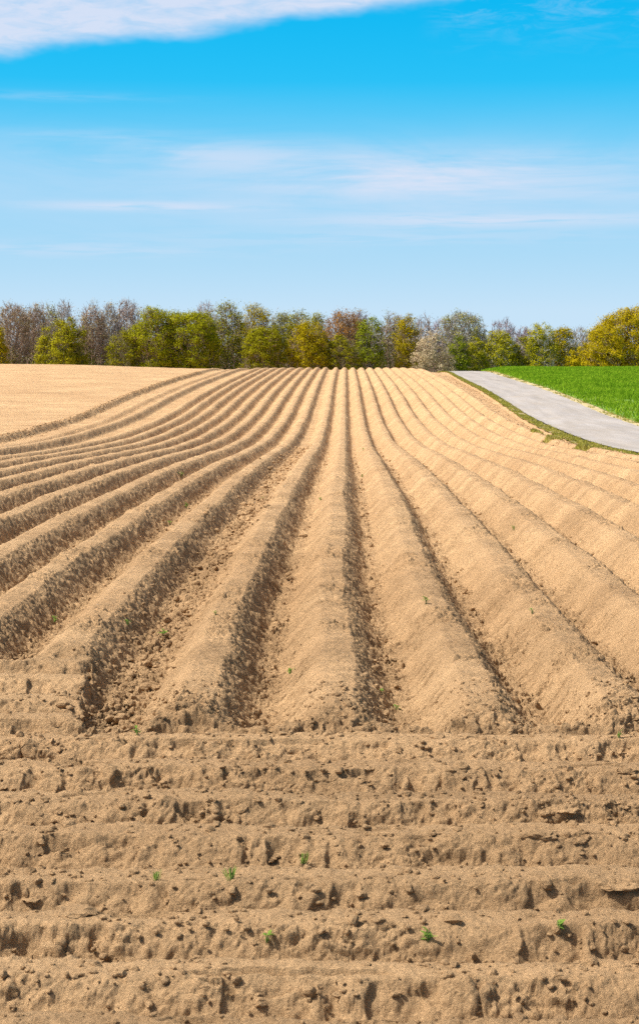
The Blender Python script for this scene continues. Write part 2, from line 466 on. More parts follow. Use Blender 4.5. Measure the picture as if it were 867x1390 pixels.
# ------------------------------------------------------------------ loose clods
def ico():
    t = (1 + 5 ** .5) / 2
    v = np.array([(-1, t, 0), (1, t, 0), (-1, -t, 0), (1, -t, 0), (0, -1, t), (0, 1, t), (0, -1, -t), (0, 1, -t), (t, 0, -1), (t, 0, 1), (-t, 0, -1), (-t, 0, 1)], float)
    f = [(0, 11, 5), (0, 5, 1), (0, 1, 7), (0, 7, 10), (0, 10, 11), (1, 5, 9), (5, 11, 4), (11, 10, 2), (10, 7, 6), (7, 1, 8), (3, 9, 4), (3, 4, 2), (3, 2, 6), (3, 6, 8), (3, 8, 9), (4, 9, 5), (2, 4, 11), (6, 2, 10), (8, 6, 7), (9, 8, 1)]
    return v / np.linalg.norm(v[0]), f
def subdiv(v, f):
    v = [tuple(p) for p in v]; cache = {}; nf = []
    def mid(a, b):
        k = (min(a, b), max(a, b))
        if k not in cache:
            m = np.array(v[a]) + np.array(v[b]); m /= np.linalg.norm(m); v.append(tuple(m)); cache[k] = len(v) - 1
        return cache[k]
    for a, b, c in f:
        x, y, z = mid(a, b), mid(b, c), mid(c, a); nf += [(a, x, z), (b, y, x), (c, z, y), (x, y, z)]
    return np.array(v), nf
IV, IF = ico(); IV1, IF1 = subdiv(IV, IF); IV2, IF2 = subdiv(IV1, IF1)
IF1 = np.array(IF1); IF2 = np.array(IF2)
def lumps(X, D, R, V0, F0, sink=.25):
    n = len(X); Z = np.zeros(n)
    Z = ground(X, D)
    k = len(V0)
    A = np.repeat(V0[None], n, 0)
    sh = rng.normal(0, 1, (n, 5, 3)); sh /= np.linalg.norm(sh, axis=2, keepdims=True)
    rad = np.ones((n, k))
    for i in range(5):   # cut facets off
        dt = np.einsum('nkj,nj->nk', A, sh[:, i])
        c = rng.uniform(.45, .85, n)[:, None]
        rad = np.where(dt * rad > c, c / np.maximum(dt, 1e-3), rad)
    rad = rad * (1 + rng.normal(0, .07, (n, k)))
    sc = rng.uniform(.6, 1.2, (n, 1, 3)); sc[:, :, 2] *= .75
    P = A * rad[..., None] * sc * R[:, None, None]
    P[..., 0] += X[:, None]; P[..., 1] += D[:, None]; P[..., 2] += (Z + R * (.5 - sink))[:, None]
    Fc = (F0[None] + (np.arange(n) * k)[:, None, None]).reshape(-1, 3)
    return P.reshape(-1, 3), Fc
n = 11000
D = 4.6 + rng.random(n) ** .9 * 5.2; X = rng.uniform(-1.15, 1.1, n) * (D + 2) * .24
pm = fbm(X * 1.4, D * 1.4, 240, 3)
k = (pm > -.12) | (rng.random(n) < .35)
X, D = X[k], D[k]
R = np.clip(rng.lognormal(math.log(.0088), .5, len(X)), .004, .035)
V1, F1 = lumps(X, D, R, IV1, IF1, .48)
n = 5200
D = 9.4 + rng.random(n) ** 1.5 * 45
ci = rng.integers(0, len(CENT), n)
sd = rng.choice([-1, 1], n)
X = (CENT[ci] + sd * U * rng.normal(.49, .055, n))
wk = rng.random(n) < .45
wx = rng.choice([-1.80, -11.43], n, p=[.7, .3]) * U
X = np.where(wk, wx + rng.normal(0, .13, n) * np.where(wx < -5, 2.2, 1), X)
k = (np.abs(X) < (D + 2.4) * .24) & (X < soil_edge(D) - .1) & (X > LEFT)
X, D = X[k], D[k]
R = np.clip(rng.lognormal(math.log(.013), .5, len(X)), .006, .04) * (1 + D / 60)
V2, F2 = lumps(X, D, R, IV1, IF1, .35)
# crumbs knocked onto the edge of the left field
n = 2600
D = 36 + rng.random(n) * 105; X = LEFT + rng.normal(-.1, .16, n)
R = rng.uniform(.02, .055, n)
V3, F3 = lumps(X, D, R, IV, np.array(IF), .3)
n = 1500
D = 33 + rng.random(n) * 110; X = soil_edge(D) - .15 - np.abs(rng.normal(0, .55, n))
R = rng.uniform(.015, .05, n)
V4, F4 = lumps(X, D, R, IV, np.array(IF), .4)
Vs = []; Fs = []; off = 0
for v, f in ((V1, F1), (V2, F2), (V3, F3), (V4, F4)):
    Vs.append(v); Fs.append(f + off); off += len(v)
tag(mesh_np('loose_soil', np.concatenate(Vs), [np.concatenate(Fs)], M_CLOD), 'crumbly loose soil lumps strewn over the ridges', 'soil', kind='stuff')

def inv(px, py, hoff=.12):
    """photo pixel -> point on the land"""
    d = np.concatenate([np.arange(4.5, 60, .02), np.arange(60, 156, .2)]); x = (px - VX) / F * d
    y = HY - F * ground(x, d, False) / d
    k = np.where(y <= py)[0]
    i = k[0] if len(k) else len(d) - 1
    return float(x[i]), float(d[i])

M_CLODL = soil_mat('pale_clod_soil', 1.12)
for (px, py, r, fl, lab, mm) in [
    (845, 1206, .050, .45, 'flat pale clod of soil lying near the right edge in the foreground', M_CLODL),
    (851, 1050, .045, .7, 'rounded clod beside the ridge ends at the right edge', M_CLOD),
    (770, 1106, .045, .6, 'pale broken clod on the third cross ridge right of centre', M_CLODL),
    (836, 1083, .022, .7, 'small pale clod just below the rounded clod at the right', M_CLODL),
    (733, 1135, .055, .7, 'large lump beside the dark hollow right of centre', M_CLOD),
    (100, 1240, .060, .6, 'broad lump of soil at lower left on the front ridges', M_CLOD),
    (45, 1072, .062, .9, 'dark upright clod on the second cross ridge at far left', M_CLOD),
    (40, 1212, .040, .4, 'flat pale slab of crust left in the front furrow', M_CLODL),
    (617, 779, .030, .8, 'round clod in the furrow right of the middle ridge', M_CLOD)]:
    x, d = inv(px, py)
    v, f = lumps(np.array([x]), np.array([d]), np.array([r]), IV2, IF2, .2)
    v = v - np.array([x, d, 0]); z0 = ground(np.array([x]), np.array([d]))[0]
    v[:, 2] = (v[:, 2] - z0 - .3 * r) * fl * .8; v[:, 0] *= 1.3
    v = v + .006 * np.stack([perlin(v[:, 0] * 60, v[:, 2] * 60 + i, 300 + i) for i in range(3)], -1)
    o = mesh_np('soil_clod', v, [f], mm); o.location = (x, d, z0)
    tag(o, lab, 'clod', 'larger clods lying on the soil')

# ------------------------------------------------------------------ weeds
M_WEED = leaf_mat('weed_leaf', [(.10, .19, .03), (.16, .26, .045), (.24, .33, .07)], .35)
M_STEM = simple('weed_stem', (.14, .24, .05), .7)
def leaf_poly(V, Fq, base_, ang, up, L, W):
    c, s = math.cos(ang), math.sin(ang); k = len(V); cu, su = math.cos(up), math.sin(up)
    for t, w, sag in ((0, .15, 0), (.35, 1, .02), (.7, .8, -.02), (1, .08, -.12)):
        r = t * L * cu; z = t * L * su + sag * L
        V.append((base_[0] + c * r - s * w * W / 2, base_[1] + s * r + c * w * W / 2, base_[2] + z))
        V.append((base_[0] + c * r + s * w * W / 2, base_[1] + s * r - c * w * W / 2, base_[2] + z))
    for i in range(3):
        a = k + 2 * i; Fq.append((a, a + 1, a + 3, a + 2))
def weed(px, py, size, label, kind='broad'):
    x, d = inv(px, py); z = float(ground(np.array([x]), np.array([d]))[0]) - .004
    root = empty('weed', (x, d, z)); tag(root, label, 'weed', 'small green weeds sprouting in the soil')
    V = []; Q = []
    nl = {'broad': 7, 'grass': 16}[kind]
    for i in range(nl):
        a = random.uniform(0, 6.28)
        if kind == 'broad':
            hz = random.uniform(.15, .75) * size
            leaf_poly(V, Q, (random.uniform(-.1, .1) * size, random.uniform(-.1, .1) * size, hz), a, random.uniform(.0, .7), size * random.uniform(.45, .75), size * random.uniform(.25, .4))
        else:
            leaf_poly(V, Q, (random.uniform(-.25, .25) * size, random.uniform(-.15, .15) * size, 0), a, random.uniform(.8, 1.45), size * random.uniform(.7, 1.2), size * .07)
    mesh_np('leaves', V, [np.array(Q)], M_WEED, root)
    sv = []; sf = []
    for j in range(3):
        a = j * 2.1; rr = size * .035
        bx, by = math.cos(a) * size * .12, math.sin(a) * size * .12; k = len(sv)
        for z_, q in ((0, .3), (size * .75, 1)):
            for m_ in range(4):
                b = m_ * math.pi / 2; sv.append((bx * q + rr * math.cos(b), by * q + rr * math.sin(b), z_))
        for m_ in range(4): sf.append((k + m_, k + (m_ + 1) % 4, k + 4 + (m_ + 1) % 4, k + 4 + m_))
    mesh_np('stem', sv, [np.array(sf)], M_STEM, root)
for w in [
    (314, 1200, .060, 'tuft of bright grass under the ledge of the fourth cross ridge', 'grass'),
    (213, 1197, .045, 'thin grass seedling left of the bright tuft in the foreground', 'grass'),
    (412, 1178, .050, 'dark green seedling by the pit left of centre in the foreground', 'grass'),
    (581, 1290, .055, 'pale green two-leaved seedling at the bottom edge of the soil', 'broad'),
    (362, 1280, .040, 'tiny seedling near the bottom edge left of centre', 'broad'),
    (758, 1262, .050, 'yellowish weed low in the foreground right of centre', 'broad'),
    (840, 1002, .045, 'flat green seedling at the far right where the ridges end', 'broad'),
    (538, 965, .055, 'green weed in the furrow right of the middle ridge end', 'broad'),
    (518, 945, .040, 'small sprout on the shaded flank of the middle ridge end', 'broad'),
    (394, 915, .050, 'green seedling on the left flank of the middle ridge', 'broad'),
    (186, 999, .050, 'green weed at the foot of the broad ridge left of centre', 'broad'),
    (222, 866, .070, 'leafy weed in the rough wheel furrow at left', 'broad'),
    (173, 848, .060, 'bright green seedling on the shaded flank above the wheel furrow', 'broad'),
    (74, 845, .065, 'green seedling beside the furrow at the left edge', 'broad'),
    (292, 834, .040, 'tiny sprout on the sunlit crest left of centre', 'broad'),
    (578, 820, .060, 'green weed on the crest of the ridge right of the middle', 'broad'),
    (722, 833, .050, 'small bright sprout on the second ridge flank at right', 'broad'),
    (246, 647, .130, 'largest leafy weed between ridges at upper left', 'broad'),
    (356, 680, .080, 'green weed high in the rough wheel furrow', 'broad'),
    (230, 713, .080, 'green weed at the foot of a shaded ridge flank left', 'broad'),
    (253, 690, .090, 'weed in the shaded furrow below the largest leafy weed', 'broad'),
    (435, 680, .070, 'bright sprout on the sunlit flank just left of the middle furrow', 'broad'),
    (491, 648, .080, 'seedling beside the middle furrow far up the field', 'broad'),
    (493, 612, .085, 'farthest green seedling beside the middle furrow', 'broad'),
    (697, 720, .060, 'tiny sprout on a sunlit ridge at right', 'broad')]:
    weed(*w)

# low clumps of weeds spilling from the verge on to the soil
for (px, py, w_, lab) in [(765, 592, .9, 'dark green weed clump on the soil beside the lane, nearer the crest'),
                          (822, 601, 1.0, 'dark green weed clump on the soil beside the lane, at its middle'),
                          (790, 609, .45, 'small sparse weed clump on the soil left of the verge')]:
    x, d = inv(px, py); x = min(x, float(soil_edge(d)) - .45 * w_ - .1); z = gz(x, d)
    n = 700; a = rng.random(n) * 6.28; r = np.sqrt(rng.random(n))
    X = np.cos(a) * r * w_ / 2; Dv = np.sin(a) * r * 1.2
    zz = ground(X + x, Dv + d, False) - z
    o = blades('weed_clump', X, Dv, zz, rng.uniform(.04, .13, n), rng.uniform(.03, .07, n), G_VERGE)
    o.location = (x, d, z); tag(o, lab, 'weed clump', 'weed clumps at the field edge')

# ------------------------------------------------------------------ trees
def prism(P0, P1, r0, r1, k=3):
    n = len(P0); ax = P1 - P0; L = np.linalg.norm(ax, axis=1, keepdims=True) + 1e-9; ax = ax / L
    ref = np.where(np.abs(ax[:, 2:3]) < .9, np.array([[0, 0, 1.]]), np.array([[1., 0, 0]]))
    a = np.cross(ax, ref); a /= np.linalg.norm(a, axis=1, keepdims=True) + 1e-9; b = np.cross(ax, a)
    V = np.zeros((n, 2 * k, 3))
    for i in range(k):
        t = 2 * math.pi * i / k; dr_ = a * math.cos(t) + b * math.sin(t)
        V[:, i] = P0 + dr_ * r0[:, None]; V[:, k + i] = P1 + dr_ * r1[:, None]
    i = np.arange(n)[:, None] * 2 * k
    Q = np.concatenate([np.stack([i[:, 0] + j, i[:, 0] + (j + 1) % k, i[:, 0] + k + (j + 1) % k, i[:, 0] + k + j], -1) for j in range(k)])
    return V.reshape(-1, 3), Q

def leaf_quads(C, s, N=None):
    n = len(C)
    q = rng.normal(0, 1, (n, 3)); q /= np.linalg.norm(q, axis=1, keepdims=True)
    if N is not None:
        q = q * .55 + N; q /= np.linalg.norm(q, axis=1, keepdims=True)
    u = rng.normal(0, 1, (n, 3)); u -= q * np.sum(u * q, 1, keepdims=True); u /= np.linalg.norm(u, axis=1, keepdims=True)
    w = np.cross(q, u)
    u = u * s[:, None] * .5; w = w * s[:, None] * .36
    V = np.stack([C - u, C + w, C + u, C - w], 1).reshape(-1, 3)
    i = np.arange(n) * 4
    return V, np.stack([i, i + 1, i + 2, i + 3], -1)

def envelope(n, w, h, z0, seed, shape='dome'):
    """points in an uneven crown: half-width w, from z0 to h"""
    r_ = np.random.default_rng(seed); out = []
    nb = r_.integers(9, 14); ba = r_.random(nb) * 6.28; bz = r_.random(nb); bs = r_.uniform(-.42, .30, nb)
    m = n * 6
    p = r_.uniform(-1, 1, (m, 3))
    rr = np.hypot(p[:, 0], p[:, 1]); zz = (p[:, 2] + 1) / 2
    if shape == 'dome': lim = np.sqrt(np.clip(1 - (np.abs(zz - .42) / .58) ** 2.2, 0, 1))
    elif shape == 'cone': lim = np.clip(1.05 - zz, 0, 1) ** .6 * ss(0, .15, zz + .05)
    elif shape == 'vase': lim = np.sqrt(np.clip(1 - (np.abs(zz - .62) / .5) ** 2, 0, 1)) * .95 + .05
    else: lim = np.sqrt(np.clip(1 - (zz) ** 2.4, 0, 1))
    lim = lim.copy(); ang = np.arctan2(p[:, 1], p[:, 0])
    f = np.ones(m)
    for a, b, s in zip(ba, bz, bs):
        f += s * np.exp(-((np.angle(np.exp(1j * (ang - a))) / .55) ** 2 + ((zz - b) / .16) ** 2))
    k = rr < lim * f
    # favour the outside
    k &= r_.random(m) < .25 + .75 * (rr / np.maximum(lim * f, .05)) ** 1.5 + .3 * (zz > .7)
    q = p[k][:n]
    q = np.stack([q[:, 0] * w, q[:, 1] * w * .85, z0 + (q[:, 2] + 1) / 2 * (h - z0)], -1)
    return q

def skeleton(pts, h, trunk_top, forks, seed, bf=.35):
    r_ = np.random.default_rng(seed)
    N = len(pts) + 60
    pos = np.zeros((N, 3)); par = np.full(N, -1); pl = np.zeros(N); cnt = 0
    def add(p, pa):
        nonlocal cnt
        pos[cnt] = p; par[cnt] = pa
        pl[cnt] = 0 if pa < 0 else pl[pa] + np.linalg.norm(p - pos[pa]); cnt += 1
        return cnt - 1
    add(np.zeros(3), -1)
    last = [0]
    lean = r_.normal(0, .02, 2)
    nt_ = 6
    c = 0
    for i in range(1, nt_ + 1):
        z = trunk_top * i / nt_
        c = add(np.array([lean[0] * z + r_.normal(0, .05), lean[1] * z + r_.normal(0, .05), z]), c)
    for f_ in range(forks):
        a = r_.random() * 6.28; c2 = c - r_.integers(0, 2); sp = r_.uniform(.08, .22) * h
        for i in range(1, 6):
            t = i / 5
            c2 = add(pos[c] + np.array([math.cos(a) * sp * t ** .8, math.sin(a) * sp * t ** .8, (h * .82 - trunk_top) * t * r_.uniform(.92, 1.0)]), c2)
    o = np.argsort(np.linalg.norm(pts - np.array([0, 0, trunk_top]), axis=1))
    for p in pts[o]:
        dd = np.linalg.norm(pos[:cnt] - p, axis=1)
        cost = dd + bf * pl[:cnt] + .35 * np.maximum(0, pos[:cnt, 2] - p[2] )
        cost[:2] += 99
        j = int(np.argmin(cost))
        if dd[j] > 1.0:
            mid_ = pos[j] * .5 + p * .5 + np.array([0, 0, -.08 * dd[j]]) + r_.normal(0, .05, 3) * dd[j]
            if cnt < N - 2: j = add(mid_, j)
        if cnt < N: add(p, j)
    pos, par = pos[:cnt], par[:cnt]
    num = np.ones(cnt)
    for i in range(cnt - 1, 0, -1): num[par[i]] += num[i]
    return pos, par, num

BARK = {
    'grey': simple('bark_grey', (.36, .315, .285), .9, .3, 3),
    'brown': simple('bark_brown', (.34, .25, .185), .9, .3, 3),
    'pink': simple('bark_pink', (.35, .27, .23), .9, .25, 3),
    'violet': simple('bark_violet', (.34, .255, .27), .9, .25, 3),
    'olive': simple('bark_olive', (.22, .19, .10), .9, .3, 3),
    'birch': simple('bark_birch', (.55, .52, .47), .8, .35, 5)}
LEAF = {
    'olive': leaf_mat('leaf_olive', [(.12, .13, .007), (.25, .24, .010), (.37, .33, .014)]),
    'green': leaf_mat('leaf_green', [(.115, .13, .007), (.28, .285, .011), (.44, .42, .016)]),
    'gold': leaf_mat('leaf_gold', [(.19, .16, .006), (.35, .28, .008), (.48, .38, .012)]),
    'amber': leaf_mat('leaf_amber', [(.21, .165, .006), (.38, .29, .009), (.50, .40, .015)]),
    'fresh': leaf_mat('leaf_fresh', [(.11, .14, .010), (.22, .26, .014), (.33, .35, .02)]),
    'lime': leaf_mat('leaf_lime', [(.18, .18, .01), (.34, .32, .014), (.45, .41, .025)]),
    'rust': leaf_mat('leaf_rust', [(.20, .10, .03), (.33, .16, .035), (.40, .24, .05)]),
    'bud': leaf_mat('leaf_bud', [(.24, .18, .09), (.33, .26, .13), (.42, .34, .17)]),
    'pinkbud': leaf_mat('leaf_pinkbud', [(.26, .19, .13), (.36, .27, .20), (.44, .34, .26)]),
    'greenbud': leaf_mat('leaf_greenbud', [(.17, .17, .04), (.26, .25, .06), (.34, .32, .09)]),
    'blossom': leaf_mat('leaf_blossom', [(.34, .27, .12), (.50, .41, .25), (.68, .57, .42)]),
    'woodleaf': leaf_mat('leaf_wood', [(.10, .085, .03), (.17, .14, .05), (.24, .20, .07)]),
    'dark': leaf_mat('leaf_dark', [(.04, .06, .008), (.08, .10, .012), (.14, .15, .018)])}
seedc = [100]
def tree(px, wpx, top, dist, leaf, nleaf, bark, label, cat='tree', shape='dome', trunkf=.22, npts=420, twigs=3, lsize=.2, forks=2, name='tree', zlow=.14, group='trees along the far edge of the field', lean=0):
    seedc[0] += 1; sd = seedc[0]
    x = (px - VX) / F * dist
    z = gz(x, dist) - .1
    h = (HY - top) / F * dist - z
    w = wpx / 2 / F * dist
    pts = envelope(npts, w, h, h * zlow, sd, shape)
    pos, par, num = skeleton(pts, h, h * trunkf, forks, sd)
    rt = .014 * (h / 10); r = rt * num ** .43
    nleaf = int(nleaf * (1.25 if nleaf < 2500 else 1.1)); nleaf = int(nleaf * 2.3); lsize *= .92; wpx = wpx * 1.12; w *= 1.2
    root = empty(name, (x, dist, z)); tag(root, label, cat, group)
    big = num > max(10, npts * .03); big[0] = True
    e = np.arange(1, len(pos)); b = e[big[e]]; s = e[~big[e]]
    V1, Q1 = prism(pos[par[b]], pos[b], np.minimum(r[par[b]], r[b] * 1.35), r[b], 6)
    mesh_np('trunk', V1, [Q1], BARK[bark], root, smooth=True)
    V2, Q2 = prism(pos[par[s]], pos[s], r[s] * 1.1, r[s] * .9, 3)
    # fine twigs
    tips = e[num[e] < 6]
    VV = [V2]; QQ = [Q2]; off = len(V2); mi = [np.zeros(len(Q2), int)]
    if twigs:
        t = np.repeat(tips, twigs); dirv = pos[t] - pos[par[t]]; dirv /= np.linalg.norm(dirv, axis=1, keepdims=True) + 1e-6
        dirv = dirv * .6 + rng.normal(0, .55, (len(t), 3)) + np.array([0, 0, .45]); dirv /= np.linalg.norm(dirv, axis=1, keepdims=True)
        L = rng.uniform(.35, .95, len(t)) * h / 10
        st_ = pos[t] + (pos[par[t]] - pos[t]) * rng.random((len(t), 1)) * .7
        P1 = st_ + dirv * L[:, None]
        v, q = prism(st_, P1, np.full(len(t), .024), np.full(len(t), .012), 3)
        VV.append(v); QQ.append(q + off); off += len(v); mi.append(np.zeros(len(q), int))
        ends = P1
    else: ends = pos[tips]
    if nleaf:
        # leaf clumps sit on some tips, leaving gaps
        full = nleaf > 5000
        g1 = perlin(ends[:, 0] * .62 + ends[:, 2] * .41, ends[:, 2] * .62 - ends[:, 1] * .45 + 3.1, sd)
        c = ends[(rng.random(len(ends)) < .85) & (g1 > (-.26 if full else -.05))]
        nc = max(1, min(len(c), nleaf // 22)); c = c[rng.permutation(len(c))[:nc]]
        per = nleaf // nc
        off3 = rng.normal(0, 1, (nc * per, 3)) * np.array([.30, .30, .20]) * (h / 10) * rng.uniform(.55, 1.5, (nc, 1)).repeat(per, 0)
        C = np.repeat(c, per, 0) + off3
        on = off3 / (np.linalg.norm(off3, axis=1, keepdims=True) + 1e-6)
        rc = C - np.array([0, 0, h * .5]); rc /= np.linalg.norm(rc, axis=1, keepdims=True) + 1e-6
        v, q = leaf_quads(C, rng.uniform(.6, 1.25, len(C)) * lsize, on * .7 + rc * .45 + np.array([0, 0, .25]))
        VV.append(v); QQ.append(q + off); mi.append(np.ones(len(q), int))
    o = mesh_np('crown', np.concatenate(VV), [np.concatenate(QQ)], [BARK[bark], LEAF[leaf or 'bud']], root, midx=np.concatenate(mi))
    return root

# far second storey first (behind), then the front ones; labels tell them apart
L = 'leafy'
T = [
 # px, w, top, dist, leaf, nleaf, bark, label, kwargs
 (16, 50, 411, 262, 'bud', 1500, 'brown', 'bare brown tree with dense reddish twigs at the far left end', dict(npts=750, twigs=5, forks=4)),
 (44, 44, 414, 272, 'bud', 1100, 'brown', 'bare brown tree standing second from the left end', dict(npts=650, twigs=5, forks=4)),
 (64, 36, 412, 282, 'greenbud', 1500, 'grey', 'tall tree with a faint green top left of the domed grey tree', dict(npts=500, twigs=4, forks=3)),
 (88, 30, 408, 286, None, 0, 'grey', 'slender grey bare tree with a round domed top above the olive bush', dict(npts=420, twigs=5, forks=3)),
 (124, 40, 413, 262, 'bud', 1300, 'brown', 'bare brown tree right of the low olive tree with upright stems', dict(npts=650, twigs=5, forks=4)),
 (148, 40, 414, 266, 'bud', 900, 'grey', 'bare greyish tree left of the tall pinkish one', dict(npts=600, twigs=5, forks=4)),
 (173, 42, 406, 270, 'pinkbud', 700, 'pink', 'tall bare pinkish tree beside the bright green crown', dict(npts=600, twigs=5, forks=4)),
 (200, 34, 415, 288, None, 0, 'grey', 'thin bare tree peeping over the bright green crown', dict(npts=300, twigs=4)),
 (84, 34, 437, 246, 'lime', 5500, 'olive', 'smaller golden olive lobe of the low leafy pair at left', dict(npts=300, shape='egg', trunkf=.15, zlow=.05)),
 (101, 36, 436, 248, 'olive', 6500, 'olive', 'low olive green leafy tree in front of the bare trees at left', dict(npts=320, shape='egg', trunkf=.15, zlow=.05)),
 (63, 24, 446, 247, 'lime', 2600, 'olive', 'narrow golden leafy sapling at the left of the low olive tree', dict(npts=180, shape='egg', trunkf=.15, zlow=.05)),
 (-4, 30, 440, 246, 'gold', 4500, 'olive', 'golden leafy bush cut by the left edge of the picture', dict(npts=260, shape='egg', trunkf=.15, zlow=.05)),
 (168, 44, 448, 250, 'olive', 2200, 'olive', 'thin low olive tree under the pinkish bare tree', dict(npts=350, twigs=4, trunkf=.2)),
 (207, 62, 420, 250, 'green', 11000, 'brown', 'bright yellow green leafy tree forming the left shoulder of the big oak', dict(npts=520, zlow=.08)),
 (256, 92, 415, 252, 'green', 20000, 'brown', 'largest full leafy green oak left of centre', dict(npts=800, zlow=.08, forks=4)),
 (280, 30, 407, 285, 'pinkbud', 900, 'pink', 'bare pinkish crown rising behind the largest oak', dict(npts=350, twigs=5)),
 (309, 44, 411, 262, 'olive', 5200, 'brown', 'olive tree with thin see-through top right of the largest oak', dict(npts=520, twigs=3, forks=3, zlow=.12)),
 (345, 46, 416, 268, 'gold', 5200, 'grey', 'half-leafed golden brown tree behind the round olive tree', dict(npts=520, twigs=3, forks=3, zlow=.2)),
 (359, 54, 441, 248, 'olive', 10500, 'brown', 'round full olive tree in front, just left of centre', dict(npts=480, zlow=.06)),
 (383, 36, 424, 270, 'greenbud', 3200, 'grey', 'thinly leafed tree with pale stems behind the two round olive trees', dict(npts=420, twigs=4, forks=3)),
 (406, 36, 424, 268, 'olive', 3800, 'brown', 'olive topped tree behind the golden round tree at centre', dict(npts=420, twigs=3, forks=3)),
 (432, 34, 430, 266, 'olive', 3000, 'brown', 'smaller olive tree left of the rusty crown', dict(npts=380, twigs=3)),
 (419, 64, 438, 250, 'gold', 10500, 'brown', 'round golden olive tree in front of the row at centre', dict(npts=520, zlow=.06)),
 (466, 56, 421, 262, 'rust', 5200, 'brown', 'tall tree with a rusty red brown crown at centre', dict(npts=700, twigs=4, forks=4)),
 (489, 34, 424, 270, 'bud', 1600, 'violet', 'dusky bare tree right of the rusty crown', dict(npts=480, twigs=5, forks=3)),
 (463, 46, 455, 250, 'olive', 3200, 'olive', 'low thin green tree below the rusty crown', dict(npts=380, twigs=3)),
 (502, 36, 434, 252, 'fresh', 5600, 'grey', 'fresh bright green slender tree right of centre', dict(npts=420, twigs=2, zlow=.12)),
 (531, 44, 427, 262, 'greenbud', 1700, 'brown', 'bare many-stemmed brown tree right of the fresh green one', dict(npts=650, twigs=4, forks=5)),
 (553, 30, 430, 254, 'gold', 5000, 'brown', 'narrow golden brown leafy tree left of the pale blossom', dict(npts=360, twigs=2, zlow=.1)),
 (575, 30, 428, 270, None, 0, 'pink', 'pale bare tree with open twigs behind the blossom tree', dict(npts=420, twigs=4, forks=3)),
 (599, 34, 433, 272, None, 0, 'violet', 'dark bare tree between the blossom tree and the large open tree', dict(npts=480, twigs=5, forks=3)),
 (587, 58, 452, 244, 'blossom', 5200, 'brown', 'low cherry tree covered in pale pink blossom near the lane', dict(npts=520, twigs=3, zlow=.04, shape='egg', lsize=.17)),
 (629, 66, 424, 252, 'greenbud', 3400, 'grey', 'large open-crowned tree with two grey trunks above the lane', dict(npts=1000, twigs=4, forks=5, trunkf=.16, zlow=.2)),
 (622, 30, 458, 246, 'fresh', 2800, 'olive', 'yellow green undergrowth tree left of the grey trunks', dict(npts=240, shape='egg', zlow=.05)),
 (646, 30, 460, 247, 'lime', 2600, 'olive', 'yellow green undergrowth tree right of the grey trunks', dict(npts=240, shape='egg', zlow=.05)),
 (681, 50, 433, 276, None, 0, 'violet', 'dark bare tree with a wide domed crown right of the lane', dict(npts=650, twigs=5, forks=4)),
 (712, 40, 443, 280, 'pinkbud', 300, 'violet', 'violet brown bare tree behind the yellow green row', dict(npts=520, twigs=5, forks=3)),
 (678, 50, 451, 250, 'lime', 6200, 'birch', 'yellow green leafy tree just right of the lane top', dict(npts=420, zlow=.05)),
 (706, 30, 458, 251, 'olive', 3000, 'grey', 'small olive green tree in the gap beside the birch', dict(npts=260, zlow=.05)),
 (735, 40, 443, 250, 'lime', 5200, 'birch', 'yellow green birch with a white trunk', dict(npts=420, zlow=.12, forks=1, shape='dome')),
 (765, 40, 447, 254, 'gold', 4600, 'birch', 'golden green birch right of the white-trunked one', dict(npts=400, zlow=.12, forks=1)),
 (786, 34, 444, 276, None, 0, 'grey', 'grey bare tree behind the golden bushes at right', dict(npts=420, twigs=5, forks=3)),
 (800, 34, 450, 262, 'greenbud', 1300, 'grey', 'thin grey tree with a single spire tip left of the amber tree', dict(npts=380, twigs=4, forks=2)),
 (792, 46, 468, 244, 'gold', 5200, 'olive', 'low golden bush at the foot of the amber tree', dict(npts=260, shape='egg', zlow=.02, trunkf=.1)),
 (866, 130, 402, 236, 'amber', 30000, 'brown', 'huge amber gold leafy tree at the right edge', dict(npts=900, zlow=.03, forks=5, trunkf=.14)),
 (822, 54, 442, 240, 'amber', 8500, 'brown', 'amber leafy tree joined to the left side of the huge amber tree', dict(npts=420, zlow=.03, trunkf=.14)),
 # just outside the frame
 (-38, 50, 414, 262, 'bud', 1200, 'brown', 'bare brown tree standing beyond the left edge of view', dict(npts=400, twigs=4, forks=3)),
 (-80, 54, 420, 258, 'olive', 6000, 'brown', 'olive leafy tree beyond the left edge of view', dict(npts=350, zlow=.06)),
 (940, 70, 425, 250, 'olive', 9000, 'brown', 'olive leafy tree beyond the right edge of view', dict(npts=400, zlow=.06)),
]
for t in T:
    nm = {'blossom': 'cherry_tree'}.get(t[4], 'bare_tree' if t[4] in (None, 'bud', 'pinkbud', 'greenbud') else 'birch_tree' if t[6] == 'birch' else 'leafy_tree')
    tree(t[0], t[1], t[2], t[3], t[4], t[5], t[6], t[7], name=nm, **t[8])

